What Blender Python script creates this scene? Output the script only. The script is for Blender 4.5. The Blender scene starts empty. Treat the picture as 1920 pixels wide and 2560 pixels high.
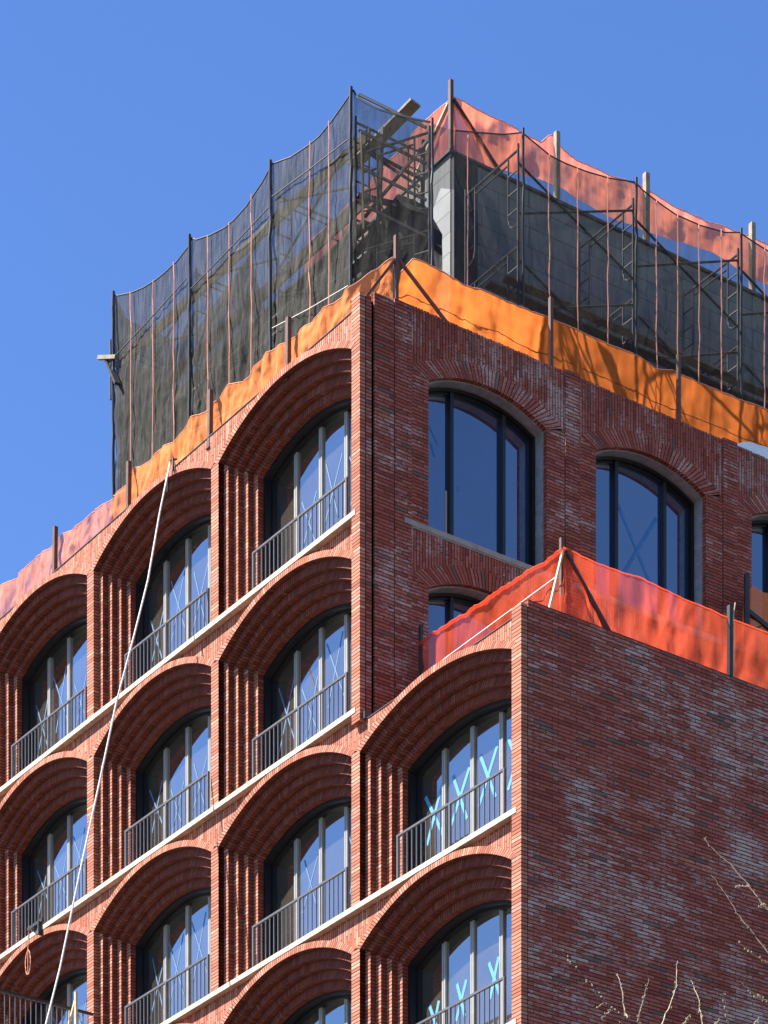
import bpy, math, random
from mathutils import Vector, noise
random.seed(7)
S = bpy.context.scene
COL = S.collection
R = math.radians

# ------------------------------------------------------------------ helpers
class MB:
    def __init__(s): s.v=[]; s.f=[]; s.uv=[]; s.mi=[]
    def face(s, pts, uvs=None, mi=0):
        n=len(s.v); s.v+= [tuple(p) for p in pts]; s.f.append(tuple(range(n,n+len(pts))))
        s.uv.append(uvs if uvs else [(p[0]+p[1],p[2]) for p in pts]); s.mi.append(mi)
    def box(s,x0,x1,y0,y1,z0,z1,mi=0,sw=False):
        X=(x0,x1);Y=(y0,y1);Z=(z0,z1)
        P=lambda i,j,k:(X[i],Y[j],Z[k])
        fx=lambda p:(p[2],p[1]) if sw else (p[1],p[2])
        fy=lambda p:(p[2],p[0]) if sw else (p[0],p[2])
        fz=lambda p:(p[0],p[1])
        for pts,fn in (([P(0,0,0),P(0,0,1),P(0,1,1),P(0,1,0)],fx),([P(1,0,0),P(1,1,0),P(1,1,1),P(1,0,1)],fx),
                       ([P(0,0,0),P(1,0,0),P(1,0,1),P(0,0,1)],fy),([P(0,1,0),P(0,1,1),P(1,1,1),P(1,1,0)],fy),
                       ([P(0,0,0),P(0,1,0),P(1,1,0),P(1,0,0)],fz),([P(0,0,1),P(1,0,1),P(1,1,1),P(0,1,1)],fz)):
            s.face(pts,[fn(p) for p in pts],mi)
    def beam(s,p,q,w,h=None,up=(0,0,1),mi=0):
        p=Vector(p);q=Vector(q);h=h or w;d=(q-p).normalized();up=Vector(up)
        a=d.cross(up)
        if a.length<1e-3: a=d.cross(Vector((1,0,0)))
        a.normalize();b=a.cross(d).normalized()
        a*=w/2;b*=h/2
        A=[p-a-b,p+a-b,p+a+b,p-a+b];B=[q-a-b,q+a-b,q+a+b,q-a+b];L=(q-p).length
        for i in range(4):
            j=(i+1)%4; s.face([A[i],A[j],B[j],B[i]],[(i*.1,0),(i*.1+.1,0),(i*.1+.1,L),(i*.1,L)],mi)
        s.face(A[::-1],None,mi);s.face(B,None,mi)
    def tube(s,pts,r,n=6,mi=0,r1=None):
        pts=[Vector(p) for p in pts];m=len(pts);rings=[]
        for i,p in enumerate(pts):
            d=(pts[min(i+1,m-1)]-pts[max(i-1,0)]).normalized()
            a=d.cross(Vector((.13,.21,.97)))
            if a.length<1e-3:a=d.cross(Vector((1,0,0)))
            a.normalize();b=d.cross(a)
            rr=r if r1 is None else r+(r1-r)*i/(m-1)
            rings.append([p+a*rr*math.cos(2*math.pi*k/n)+b*rr*math.sin(2*math.pi*k/n) for k in range(n)])
        for i in range(m-1):
            for k in range(n):
                l=(k+1)%n; s.face([rings[i][k],rings[i][l],rings[i+1][l],rings[i+1][k]],None,mi)
        s.face(rings[0][::-1],None,mi);s.face(rings[-1],None,mi)
    def blob(s,c,r,sc=(1,1,1),mi=0):
        c=Vector(c);n=6;m=4
        def P(i,j):
            th=math.pi*j/m;ph=2*math.pi*i/n
            return (c.x+r*sc[0]*math.sin(th)*math.cos(ph),c.y+r*sc[1]*math.sin(th)*math.sin(ph),c.z+r*sc[2]*math.cos(th))
        for j in range(m):
            for i in range(n): s.face([P(i,j),P(i+1,j),P(i+1,j+1),P(i,j+1)],None,mi)
    def mesh(s,name,mats,smooth=False):
        me=bpy.data.meshes.new(name);me.from_pydata(s.v,[],s.f)
        ul=me.uv_layers.new(name='UVMap');k=0
        for f in s.uv:
            for t in f: ul.data[k].uv=t;k+=1
        if not isinstance(mats,(list,tuple)): mats=[mats]
        for m in mats: me.materials.append(m)
        for i,p in enumerate(me.polygons): p.material_index=s.mi[i]; p.use_smooth=smooth
        me.update();return me
def obj(name,me,parent=None,loc=(0,0,0),rz=0):
    o=bpy.data.objects.new(name,me);COL.objects.link(o);o.location=loc;o.rotation_euler=(0,0,rz)
    if parent: o.parent=parent
    return o
def tag(o,label=None,cat=None,group=None,kind=None):
    if label:o['label']=label
    if cat:o['category']=cat
    if group:o['group']=group
    if kind:o['kind']=kind
    return o
def empty(name,loc,label,cat,group=None):
    o=bpy.data.objects.new(name,None);COL.objects.link(o);o.location=loc
    return tag(o,label,cat,group)
def copy(o,loc,parent=None):
    c=o.copy();COL.objects.link(c);c.location=loc
    if parent:c.parent=parent
    for ch in list(o.children):
        d=ch.copy();COL.objects.link(d);d.parent=c
        for g in list(ch.children):
            e=g.copy();COL.objects.link(e);e.parent=d
    return c

# ------------------------------------------------------------------ materials
class N:
    def __init__(s,name):
        s.m=bpy.data.materials.new(name);s.m.use_nodes=True;s.t=s.m.node_tree
        for n in list(s.t.nodes): s.t.nodes.remove(n)
        s.out=s.t.nodes.new('ShaderNodeOutputMaterial')
    def n(s,typ,ins=None,**kw):
        nd=s.t.nodes.new(typ)
        for k,v in kw.items(): setattr(nd,k,v)
        for k,v in (ins or {}).items(): s.set(nd,k,v)
        return nd
    def set(s,nd,k,v):
        i=nd.inputs[k]
        if isinstance(v,bpy.types.NodeSocket): s.t.links.new(v,i)
        elif isinstance(v,bpy.types.Node): s.t.links.new(v.outputs[0],i)
        else:
            if hasattr(i.default_value,'__len__') and not hasattr(v,'__len__'): v=[v]*len(i.default_value)
            if hasattr(v,'__len__') and len(i.default_value)==4 and len(v)==3: v=tuple(v)+(1,)
            i.default_value=v
    def math(s,op,a,b=None,c=None,clamp=False):
        nd=s.n('ShaderNodeMath',operation=op,use_clamp=clamp);s.set(nd,0,a)
        if b is not None:s.set(nd,1,b)
        if c is not None:s.set(nd,2,c)
        return nd.outputs[0]
    def mix(s,f,a,b,typ='MIX'):
        nd=s.n('ShaderNodeMix',data_type='RGBA',blend_type=typ)
        s.set(nd,0,f);s.set(nd,6,a);s.set(nd,7,b);return nd.outputs[2]
    def ramp(s,f,stops,interp='LINEAR'):
        nd=s.n('ShaderNodeValToRGB');s.set(nd,0,f);cr=nd.color_ramp;cr.interpolation=interp
        while len(cr.elements)<len(stops):cr.elements.new(.5)
        for e,(p,c) in zip(cr.elements,stops):
            e.position=p;e.color=tuple(c)+(1,) if len(c)==3 else c
        return nd.outputs[0]
    def step(s,x,lo,hi):
        nd=s.n('ShaderNodeMapRange',interpolation_type='SMOOTHSTEP');s.set(nd,0,x);s.set(nd,1,lo);s.set(nd,2,hi);return nd.outputs[0]
    def surf(s,sh): s.t.links.new(sh.outputs[0] if isinstance(sh,bpy.types.Node) else sh,s.out.inputs[0]);return s.m
    def pos(s): return s.n('ShaderNodeNewGeometry').outputs['Position']

def brick_mat(name,white=.35,wlo=.5,dark=.03,tint=1.,seed=0.,ring=False,joint=(.028,.012,.010),L=.405,H=.0667,gb=1.,fine=0):
    m=N(name);uv=m.n('ShaderNodeUVMap',uv_map='UVMap');sp=m.n('ShaderNodeSeparateXYZ',{0:uv.outputs[0]})
    u,v=sp.outputs[0],sp.outputs[1]
    vr=m.math('DIVIDE',v,H);row=m.math('FLOOR',vr);fv=m.math('FRACT',vr)
    sh=m.math('DIVIDE',m.math('FLOORED_MODULO',m.math('ADD',row,m.math('FLOOR',m.math('DIVIDE',row,5.))),3.),3.)
    uu=m.math('ADD',m.math('DIVIDE',u,L),sh) if not ring else m.math('ADD',m.math('DIVIDE',u,L),.02)
    colu=m.math('FLOOR',uu);fu=m.math('FRACT',uu)
    oi=m.n('ShaderNodeObjectInfo').outputs['Random']
    cell=m.n('ShaderNodeCombineXYZ',{0:colu,1:row,2:m.math('MULTIPLY_ADD',oi,37.,seed)})
    wn=m.n('ShaderNodeTexWhiteNoise',{0:cell.outputs[0]},noise_dimensions='3D')
    r1=wn.outputs[0];rc=m.n('ShaderNodeSeparateColor',{0:wn.outputs[1]})
    r2,r3=rc.outputs[0],rc.outputs[1]
    P=m.pos()
    # joints (dark raked mortar)
    ev=m.math('MINIMUM',fv,m.math('SUBTRACT',1.,fv));eu=m.math('MINIMUM',fu,m.math('SUBTRACT',1.,fu))
    jt=m.n('ShaderNodeTexNoise',{0:P,2:9.,3:2.}).outputs[0]
    jw=m.math('MULTIPLY_ADD',jt,.09,.062)
    mv=m.step(ev,m.math('MULTIPLY',jw,.7),m.math('MULTIPLY',jw,1.5))
    mu=m.step(eu,.010,.020)
    brick=m.math('MULTIPLY',mv,mu)
    t=tint
    g_=gb
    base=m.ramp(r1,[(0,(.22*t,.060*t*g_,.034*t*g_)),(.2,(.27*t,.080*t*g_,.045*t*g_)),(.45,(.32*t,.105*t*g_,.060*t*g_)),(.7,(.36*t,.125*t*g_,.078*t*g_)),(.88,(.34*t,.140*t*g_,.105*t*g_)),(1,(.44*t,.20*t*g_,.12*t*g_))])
    n1=m.n('ShaderNodeTexNoise',{0:P,2:14.,3:4.}).outputs[0]
    base=m.mix(m.math('MULTIPLY',m.step(n1,.35,.7),.35),base,(.19*t,.05*t,.03*t,1))
    # dark over-burnt bricks
    dk=m.math('GREATER_THAN',r2,1.-dark)
    base=m.mix(m.math('MULTIPLY',dk,.85),base,(.10,.078,.06,1))
    # efflorescence: patches, per-brick and streaks
    big=m.n('ShaderNodeTexNoise',{0:P,2:.75,3:5.,4:.62}).outputs[0]
    mp=m.n('ShaderNodeMapping',{0:P,3:(3.,3.,40.)})
    st=m.n('ShaderNodeTexNoise',{0:mp.outputs[0],2:1.6,3:4.,4:.7}).outputs[0]
    e=m.math('ADD',m.math('ADD',m.math('MULTIPLY',big,1.35),m.math('MULTIPLY',r3,.22)),m.math('MULTIPLY',st,.85))
    if fine:
        mq=m.n('ShaderNodeMapping',{0:P,3:(5.,5.,60.)})
        f2=m.n('ShaderNodeTexNoise',{0:mq.outputs[0],2:2.2,3:5.,4:.75}).outputs[0]
        e=m.math('ADD',e,m.math('MULTIPLY',m.math('SUBTRACT',f2,.5),1.5))
    e=m.step(e,wlo+1.05,wlo+(1.32 if fine else 1.45))
    e=m.math('MULTIPLY',m.math('MULTIPLY',e,white),m.math('SUBTRACT',1.,m.math('MULTIPLY',dk,.8)))
    base=m.mix(e,base,(.54,.41,.36,1))
    colr=m.mix(brick,joint,base)
    h=m.math('ADD',m.math('MULTIPLY',brick,1.),m.math('MULTIPLY',n1,.25))
    h=m.math('ADD',h,m.math('MULTIPLY',r3,.35))
    bp=m.n('ShaderNodeBump',{0:.55,1:.012,'Height':h})
    bs=m.n('ShaderNodeBsdfPrincipled',{'Base Color':colr,'Roughness':.82,'Normal':bp.outputs[0]})
    bs.inputs['Specular IOR Level'].default_value=.25
    return m.surf(bs)
def plain(name,c,rough=.7,metal=0,var=.25,scale=6.,spec=.4,bump=.0,c2=None):
    m=N(name);P=m.pos()
    n=m.n('ShaderNodeTexNoise',{0:P,2:scale,3:5.,4:.6}).outputs[0]
    c2=c2 or tuple(x*(1-var) for x in c)
    col=m.mix(m.step(n,.3,.7),tuple(c)+(1,),tuple(c2)+(1,))
    bs=m.n('ShaderNodeBsdfPrincipled',{'Base Color':col,'Roughness':rough,'Metallic':metal})
    bs.inputs['Specular IOR Level'].default_value=spec
    if bump: m.set(bs,'Normal',m.n('ShaderNodeBump',{0:bump,1:.01,'Height':n}).outputs[0])
    return m.surf(bs)
def net_mat(name,c,dens,tr=.5,c2=None,var=.18,nscale=2.5,vert=True,gloss=0.,cb=.5,crs=3.):
    m=N(name);P=m.pos()
    mp=m.n('ShaderNodeMapping',{0:P,3:(6.,6.,.5) if vert else (2.,2.,2.)})
    n=m.n('ShaderNodeTexNoise',{0:mp.outputs[0],2:nscale,3:5.,4:.65}).outputs[0]
    n2=m.n('ShaderNodeTexNoise',{0:P,2:.9,3:3.}).outputs[0]
    col=m.mix(m.step(n,.3,.7),tuple(c)+(1,),tuple(c2 or [x*.75 for x in c])+(1,))
    n3=m.n('ShaderNodeTexNoise',{0:P,2:220.,3:1.}).outputs[0]
    d=m.math('ADD',m.math('MULTIPLY',m.math('SUBTRACT',n,.5),var*1.6),m.math('MULTIPLY',m.math('SUBTRACT',n2,.5),var*1.5))
    d=m.math('ADD',d,m.math('MULTIPLY',m.math('SUBTRACT',n3,.5),.5))
    fac=m.math('ADD',d,dens,clamp=True)
    m4=m.n('ShaderNodeMapping',{0:P,2:(.5,.4,.3),3:(1.,1.,.45)})
    wr=m.n('ShaderNodeTexNoise',{0:m4.outputs[0],2:crs,3:2.,4:.5,5:2.1,8:.6})
    rid=wr.outputs[0]
    bpn=m.n('ShaderNodeBump',{0:cb,1:.35,'Height':rid}).outputs[0]
    df=m.n('ShaderNodeBsdfDiffuse',{0:col,'Normal':bpn});tl=m.n('ShaderNodeBsdfTranslucent',{0:col,'Normal':bpn})
    a=m.n('ShaderNodeMixShader',{0:tr});m.t.links.new(df.outputs[0],a.inputs[1]);m.t.links.new(tl.outputs[0],a.inputs[2])
    tp=m.n('ShaderNodeBsdfTransparent')
    b=m.n('ShaderNodeMixShader',{0:fac});m.t.links.new(tp.outputs[0],b.inputs[1]);m.t.links.new(a.outputs[0],b.inputs[2])
    return m.surf(b)
def glass_mat(name,base,refl,gloss=(1,1,1),ior=1.9):
    m=N(name);P=m.pos()
    n=m.n('ShaderNodeTexNoise',{0:P,2:1.3,3:4.,4:.6}).outputs[0]
    nb=m.n('ShaderNodeTexNoise',{0:P,2:.6,3:1.}).outputs[0]
    bp=m.n('ShaderNodeBump',{0:.06,1:.05,'Height':nb})
    oi=m.n('ShaderNodeObjectInfo').outputs['Random'];w_=m.n('ShaderNodeTexWhiteNoise',{1:oi},noise_dimensions='1D').outputs[1]
    v1=m.n('ShaderNodeVectorMath',{0:w_,1:(.5,.5,.5)},operation='SUBTRACT');v2=m.n('ShaderNodeVectorMath',{0:v1.outputs[0],'Scale':.05},operation='SCALE')
    v3=m.n('ShaderNodeVectorMath',{0:v2.outputs[0],1:bp.outputs[0]},operation='ADD');bp=m.n('ShaderNodeVectorMath',{0:v3.outputs[0]},operation='NORMALIZE')
    col=m.mix(m.step(n,.35,.7),tuple(base)+(1,),tuple(x*.7 for x in base)+(1,))
    df=m.n('ShaderNodeBsdfDiffuse',{0:col})
    gl=m.n('ShaderNodeBsdfGlossy',{0:tuple(gloss)+(1,),'Roughness':.015,'Normal':bp.outputs[0]})
    fr=m.n('ShaderNodeFresnel',{0:ior,1:bp.outputs[0]}).outputs[0]
    f=m.math('MULTIPLY',fr,refl,clamp=True)
    mx=m.n('ShaderNodeMixShader',{0:f});m.t.links.new(df.outputs[0],mx.inputs[1]);m.t.links.new(gl.outputs[0],mx.inputs[2])
    return m.surf(mx)
M=dict(
 brick=brick_mat('brick_clean_lit',white=.45,wlo=.54,dark=.002,tint=1.42,gb=1.12),  # tint raised to put sunlight into the street-facing brick colour
 jamb=brick_mat('brick_jamb_shaded',white=.65,wlo=.42,dark=.004,tint=.60,seed=5.,gb=.68),  # darkened copy of the front brick; recess shade is put into its tint
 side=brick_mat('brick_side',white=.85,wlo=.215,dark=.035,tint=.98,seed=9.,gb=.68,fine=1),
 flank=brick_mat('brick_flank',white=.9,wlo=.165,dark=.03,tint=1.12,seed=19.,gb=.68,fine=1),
 fin=brick_mat('brick_fin_lit',white=.8,wlo=.30,dark=.002,tint=1.42,gb=1.12,seed=2.),  # same raised sunlit tint on the step faces, plus chalky efflorescence
 ring=brick_mat('brick_voussoir',white=.4,wlo=.6,dark=.008,tint=1.42,gb=1.2,ring=True,seed=3.),
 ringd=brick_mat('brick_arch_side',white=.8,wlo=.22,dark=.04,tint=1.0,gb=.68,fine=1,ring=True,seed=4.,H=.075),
 stone=plain('limestone',(.58,.50,.39),.75,var=.3,scale=7.,bump=.15),
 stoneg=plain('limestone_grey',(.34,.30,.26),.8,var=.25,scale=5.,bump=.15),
 black=plain('black_frame',(.009,.009,.013),.5,var=.3,spec=.25),
 alu=plain('grey_mullion',(.30,.30,.29),.45,metal=.0,var=.12,spec=.5),
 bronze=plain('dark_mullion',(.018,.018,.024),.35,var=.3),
 liner=plain('metal_liner',(.42,.43,.44),.35,metal=.4,var=.3,scale=8.),
 rail=plain('railing_paint',(.10,.10,.11),.42,var=.15,spec=.5),
 glassL=glass_mat('window_glass',(.075,.065,.052),4.4,gloss=(.95,.95,.92),ior=1.62),
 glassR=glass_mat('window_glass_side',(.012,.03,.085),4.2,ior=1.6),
 tape=plain('blue_tape',(.09,.32,.55),.6,var=.15),
 tape2=plain('blue_tape_faint',(.10,.20,.36),.6,var=.15),
 coping=plain('coping_flashing',(.10,.085,.08),.5,var=.3),
 core=plain('dark_core',(.09,.06,.05),.9),
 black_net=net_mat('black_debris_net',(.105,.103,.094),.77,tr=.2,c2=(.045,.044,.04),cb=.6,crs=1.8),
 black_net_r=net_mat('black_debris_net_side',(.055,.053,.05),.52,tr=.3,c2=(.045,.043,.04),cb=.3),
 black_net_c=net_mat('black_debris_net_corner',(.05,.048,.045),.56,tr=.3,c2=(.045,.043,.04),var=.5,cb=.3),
 upper=net_mat('upper_orange_net',(.97,.23,.055),.80,tr=.62,c2=(.95,.33,.20),var=.22,nscale=1.,cb=.4,crs=1.4),
 orange=net_mat('orange_net',(.95,.34,.13),.86,tr=.4,c2=(.93,.27,.085),var=.10,nscale=1.4,cb=.55,crs=2.2),
 orange_r=net_mat('orange_net_side',(.98,.265,.06),.93,tr=.7,c2=(.97,.235,.045),var=.06,nscale=1.2,cb=.3,crs=1.1),
 pink=net_mat('faded_net',(.95,.38,.24),.74,tr=.5,c2=(.9,.30,.11),var=.14,nscale=1.2),
 red=net_mat('red_net',(.96,.165,.075),.58,tr=.6,c2=(.93,.12,.05),var=.16,nscale=1.6,cb=.5,crs=1.2),
 tarp=plain('dark_tarp',(.035,.035,.036),.7,var=.35,scale=2.,bump=.3),
 block=None,
 wood=plain('weathered_plank',(.30,.26,.20),.85,var=.35,scale=9.,bump=.3),
 wood2=plain('pale_timber',(.62,.50,.33),.8,var=.25,scale=9.),
 post=plain('rusty_post',(.13,.062,.042),.6,var=.35,scale=12.),
 steel=plain('scaffold_steel',(.10,.10,.105),.5,metal=.3,var=.35,scale=14.),
 dsteel=plain('dark_steel',(.035,.032,.032),.5,var=.3),
 rope=plain('pale_rope',(.78,.76,.70),.9,var=.12,scale=40.),
 cord=plain('pink_cord',(.85,.36,.24),.9,var=.2,scale=30.),
 white=plain('white_sheet',(.80,.78,.74),.6,var=.08),
 bark=plain('bark',(.16,.105,.08),.85,var=.4,scale=30.),
 barkl=plain('pale_bark',(.50,.42,.28),.85,var=.35,scale=30.),
 bud=plain('bud',(.46,.36,.22),.7,var=.3,scale=60.),
 asphalt=plain('asphalt',(.032,.032,.034),.9,var=.3,scale=3.),
 pave=plain('sidewalk',(.13,.125,.12),.9,var=.2,scale=2.),
)
def block_mat():
    m=N('grey_block');P=m.pos();uv=m.n('ShaderNodeUVMap',uv_map='UVMap')
    b=m.n('ShaderNodeTexBrick',{0:uv.outputs[0],1:(.22,.23,.225,1),2:(.185,.195,.19,1),3:(.10,.10,.10,1),'Scale':1.,'Mortar Size':.012,'Brick Width':1.22,'Row Height':.41},offset=.35)
    n=m.n('ShaderNodeTexNoise',{0:P,2:2.,3:5.}).outputs[0]
    col=m.mix(m.math('MULTIPLY',m.step(n,.4,.7),.35),b.outputs[0],(.14,.145,.14,1))
    return m.surf(m.n('ShaderNodeBsdfPrincipled',{'Base Color':col,'Roughness':.85}))
M['block']=block_mat()
# ------------------------------------------------------------------ the brick building
BLD=empty('brick_building',(0,0,0),'red brick corner building with stepped arches and a dark shaded side','building')
ST,SD=.155,.13           # step width / depth of the arch orders
A0=2.293                 # half span between piers
BAY=4.852; YC=2.562
SILLZ=[34.417,30.779,27.145,23.509]
def ringgeo(crown,Rr):
    zc=crown-Rr
    return zc,[(A0-ST*k,Rr-ST*k) for k in range(5)]
def spring(zc,a,r): return zc+math.sqrt(r*r-a*a)
def surround(name,crown,Rr):
    zc,o=ringgeo(crown,Rr);mb=MB();NS=30
    for k,(a,r) in enumerate(o):
        d0,d1=SD*k,SD*(k+1);zs=spring(zc,a,r);ph=math.asin(a/r)
        nz=6
        for sg in (1,-1):
            q=[(d0,sg*a,0),(d1,sg*a,0),(d1,sg*a,zs),(d0,sg*a,zs)]
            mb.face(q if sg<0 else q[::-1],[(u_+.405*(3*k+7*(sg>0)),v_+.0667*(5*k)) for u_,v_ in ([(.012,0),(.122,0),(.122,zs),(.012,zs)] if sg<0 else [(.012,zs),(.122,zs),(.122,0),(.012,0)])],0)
        for i in range(NS):
            p0=-ph+2*ph*i/NS;p1=-ph+2*ph*(i+1)/NS
            f=lambda p,d:(d,r*math.sin(p),zc+r*math.cos(p))
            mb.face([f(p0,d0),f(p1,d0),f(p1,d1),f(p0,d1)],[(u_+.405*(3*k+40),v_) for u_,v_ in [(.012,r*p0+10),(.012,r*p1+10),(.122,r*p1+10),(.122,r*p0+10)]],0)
        if k:
            pa,pr=o[k-1];pz=spring(zc,pa,pr);pp=math.asin(pa/pr);d=SD*k
            for sg in (1,-1):
                mb.face([(d,sg*a,0),(d,sg*pa,0),(d,sg*pa,pz),(d,sg*a,zs)],[(u_+.405*(5*k+60+sg),v_) for u_,v_ in [(.01,0),(.13,0),(.13,pz),(.01,zs)]],2)
            for i in range(NS):
                t0=-1+2*i/NS;t1=-1+2*(i+1)/NS
                f=lambda t,rr,P:(d,rr*math.sin(P*t),zc+rr*math.cos(P*t))
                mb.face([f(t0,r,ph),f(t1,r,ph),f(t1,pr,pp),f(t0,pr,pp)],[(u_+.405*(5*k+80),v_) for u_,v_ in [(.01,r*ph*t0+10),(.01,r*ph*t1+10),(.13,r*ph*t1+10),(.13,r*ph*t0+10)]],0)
    # front ring of voussoirs, 3 mm proud of pier, with its top return
    a,r=o[0];ph=math.asin(a/r);ro=r+.12;po=math.asin(2.424/ro)
    for i in range(NS*2):
        t0=-1+2*i/(NS*2);t1=-1+2*(i+1)/(NS*2)
        f=lambda t,rr,P,d:(d,rr*math.sin(P*t),zc+rr*math.cos(P*t))
        mb.face([f(t0,r,ph,-.003),f(t1,r,ph,-.003),f(t1,ro,po,-.003),f(t0,ro,po,-.003)],[(.01,r*ph*t0+20),(.01,r*ph*t1+20),(.13,r*ph*t1+20),(.13,r*ph*t0+20)],1)
        mb.face([f(t0,ro,po,-.003),f(t1,ro,po,-.003),f(t1,ro,po,.12),f(t0,ro,po,.12)],[(.01,r*t0),(.01,r*t1),(.1,r*t1),(.1,r*t0)],1)
        mb.face([f(t0,r,ph,-.003),f(t1,r,ph,-.003),f(t1,r,ph,0),f(t0,r,ph,0)],[(.01,r*t0),(.01,r*t1),(.012,r*t1),(.012,r*t0)],1)
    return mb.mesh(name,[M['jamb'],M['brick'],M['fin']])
def spandrel(name,crown,Rr,top,right_end=False,jag=False):
    zc=crown-Rr;ro=Rr+.12;mb=MB();w=.0667
    a0=-2.426 ;n=int(round(4.852/w))
    rnd=random.Random(3)
    for i in range(n):
        a=a0+4.852*i/n;b=a0+4.852*(i+1)/n
        z=lambda x:zc+math.sqrt(max(ro*ro-x*x,0))-.04
        mb.face([(.12,a,z(a)),(.12,b,z(b)),(.12,b,top),(.12,a,top)],[(z(a),a+5),(z(b),b+5),(top,b+5),(top,a+5)])
    return mb.mesh(name,[M['brick']])
def pier_mesh(name,z0,z1,dep=.125,a0=-2.559,a1=-2.293):
    mb=MB();mb.box(0,dep,a0,a1,z0,z1)
    # keep one brick per course on the narrow front
    for i,uv in enumerate(mb.uv): mb.uv[i]=[(.01+.12*((u-a0)/(a1-a0) if i<2 else (u/dep)),v) for u,v in uv]
    return mb.mesh(name,[M['brick']])
def sill_mesh():
    mb=MB();x=-2.424;L=4.848/3
    for i in range(3):
        mb.box(-.012,.84,x+.004,x+L-.004,-.095,0);x+=L
    mb.box(.02,.8,-2.424,2.424,-.09,-.006)
    return mb.mesh('sill',[M['stone']])
# window in the stepped arches
def window_set(key,crown,Rr):
    zc,o=ringgeo(crown,Rr);a,r=o[4];mb=MB();NS=24
    def prof(ins):
        aa=a-ins;rr=r-ins;ph=math.asin(aa/rr);pts=[(-aa,0)]
        pts+=[(rr*math.sin(-ph+2*ph*i/NS),zc+rr*math.cos(-ph+2*ph*i/NS)) for i in range(NS+1)]+[(aa,0)]
        return pts
    P0=prof(-.02);P1=prof(.06);P2=prof(.10)
    def band(A,B,da,db):
        for i in range(len(A)-1):
            mb.face([(da,)+A[i],(da,)+A[i+1],(db,)+B[i+1],(db,)+B[i]])
    band(P0,P1,.652,.652);band(P1,P1,.652,.80);band(P1,P2,.80,.80);band(P2,P2,.80,.905)
    mb.box(.80,.905,-a+.02,a-.02,0,.11)
    w=mb.mesh('window_'+key,[M['black']])
    ai=a-.10;ri=r-.10
    top=lambda x:zc+math.sqrt(ri*ri-min(abs(x),ai)**2)
    edges=[-ai,-.86,0.,.86,ai];panes=[]
    for i in range(4):
        p=MB();e0=edges[i];e1=edges[i+1];n=8
        for j in range(n):
            x0=e0+(e1-e0)*j/n;x1=e0+(e1-e0)*(j+1)/n
            p.face([(.90,x0,.1),(.90,x0,top(x0)+.01),(.90,x1,top(x1)+.01),(.90,x1,.1)])
            p.face([(.925,x0,.1),(.925,x1,.1),(.925,x1,top(x1)+.01),(.925,x0,top(x0)+.01)])
        panes.append(p.mesh('pane_'+key,[M['glassL']]))
    mull=[]
    for c in (-.86,0.,.86):
        p=MB();h=top(c)+.02
        p.box(.856,.898,c-.050,c-.007,.0,h);p.box(.856,.898,c+.007,c+.050,0,h);p.box(.872,.898,c-.008,c+.008,0,h)
        mull.append(p.mesh('mullion_'+key,[M['alu']]))
    return w,panes,mull,top
def tape_mesh(dx,dz,s,w=.03):
    p=MB()
    for sg in (1,-1):
        a=Vector((0,-dx*sg,-dz));b=Vector((0,dx*sg,dz));d=(b-a).normalized();n=Vector((0,d.z,-d.y))*w/2
        x=-.0015 if sg>0 else 0
        q=[a-n,a+n,b+n,b-n]
        F=[(t.x+x-.001,t.y,t.z) for t in q];B=[(t.x+x+.0005,t.y,t.z) for t in q]
        p.face(F);p.face(B[::-1])
        for i in range(4): p.face([F[i],F[(i+1)%4],B[(i+1)%4],B[i]])
    return p.mesh('tape_cross',[M['tape'] if w>.05 else M['tape2']])
def railing_meshes():
    mb=MB();x=.37
    mb.box(x-.022,x+.022,-1.625,1.625,1.035,1.075)
    mb.box(x-.014,x+.014,-1.60,1.60,.075,.10)
    n=22
    for i in range(1,n):
        if i==n//2: continue
        a=-1.60+3.2*i/n
        mb.box(x-.011,x+.011,a-.0085,a+.0085,.10,1.035)
    post=MB();post.box(x-.022,x+.022,-.022,.022,0,1.035)
    return mb.mesh('railing',[M['rail']]),post.mesh('railing_post',[M['rail']])
RAILM,POSTM=railing_meshes();SILLM=sill_mesh()
VAR={'top':(3.633,4.55),'mid':(3.436,4.31),'wing':(3.285,5.3)}
SUR={k:surround('arched_surround_'+k,*v) for k,v in VAR.items()}
WIN={k:window_set(k,*v) for k,v in VAR.items()}
SPN={'top':spandrel('spandrel_top',3.633,4.55,3.803),'mid':spandrel('spandrel_mid',3.436,4.31,3.5405),'wing':spandrel('spandrel_wing',3.285,5.3,3.375)}
PIERI={'top':pier_mesh('pier_top',0,3.05),'mid':pier_mesh('pier_mid',0,2.80),'wing':pier_mesh('pier_wing',0,2.8)}
TAPES=[tape_mesh(.27,.62,0),tape_mesh(.25,.50,0),tape_mesh(.14,.33,0,.075),tape_mesh(.25,.45,0,.075)]
rt=random.Random(11)
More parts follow.
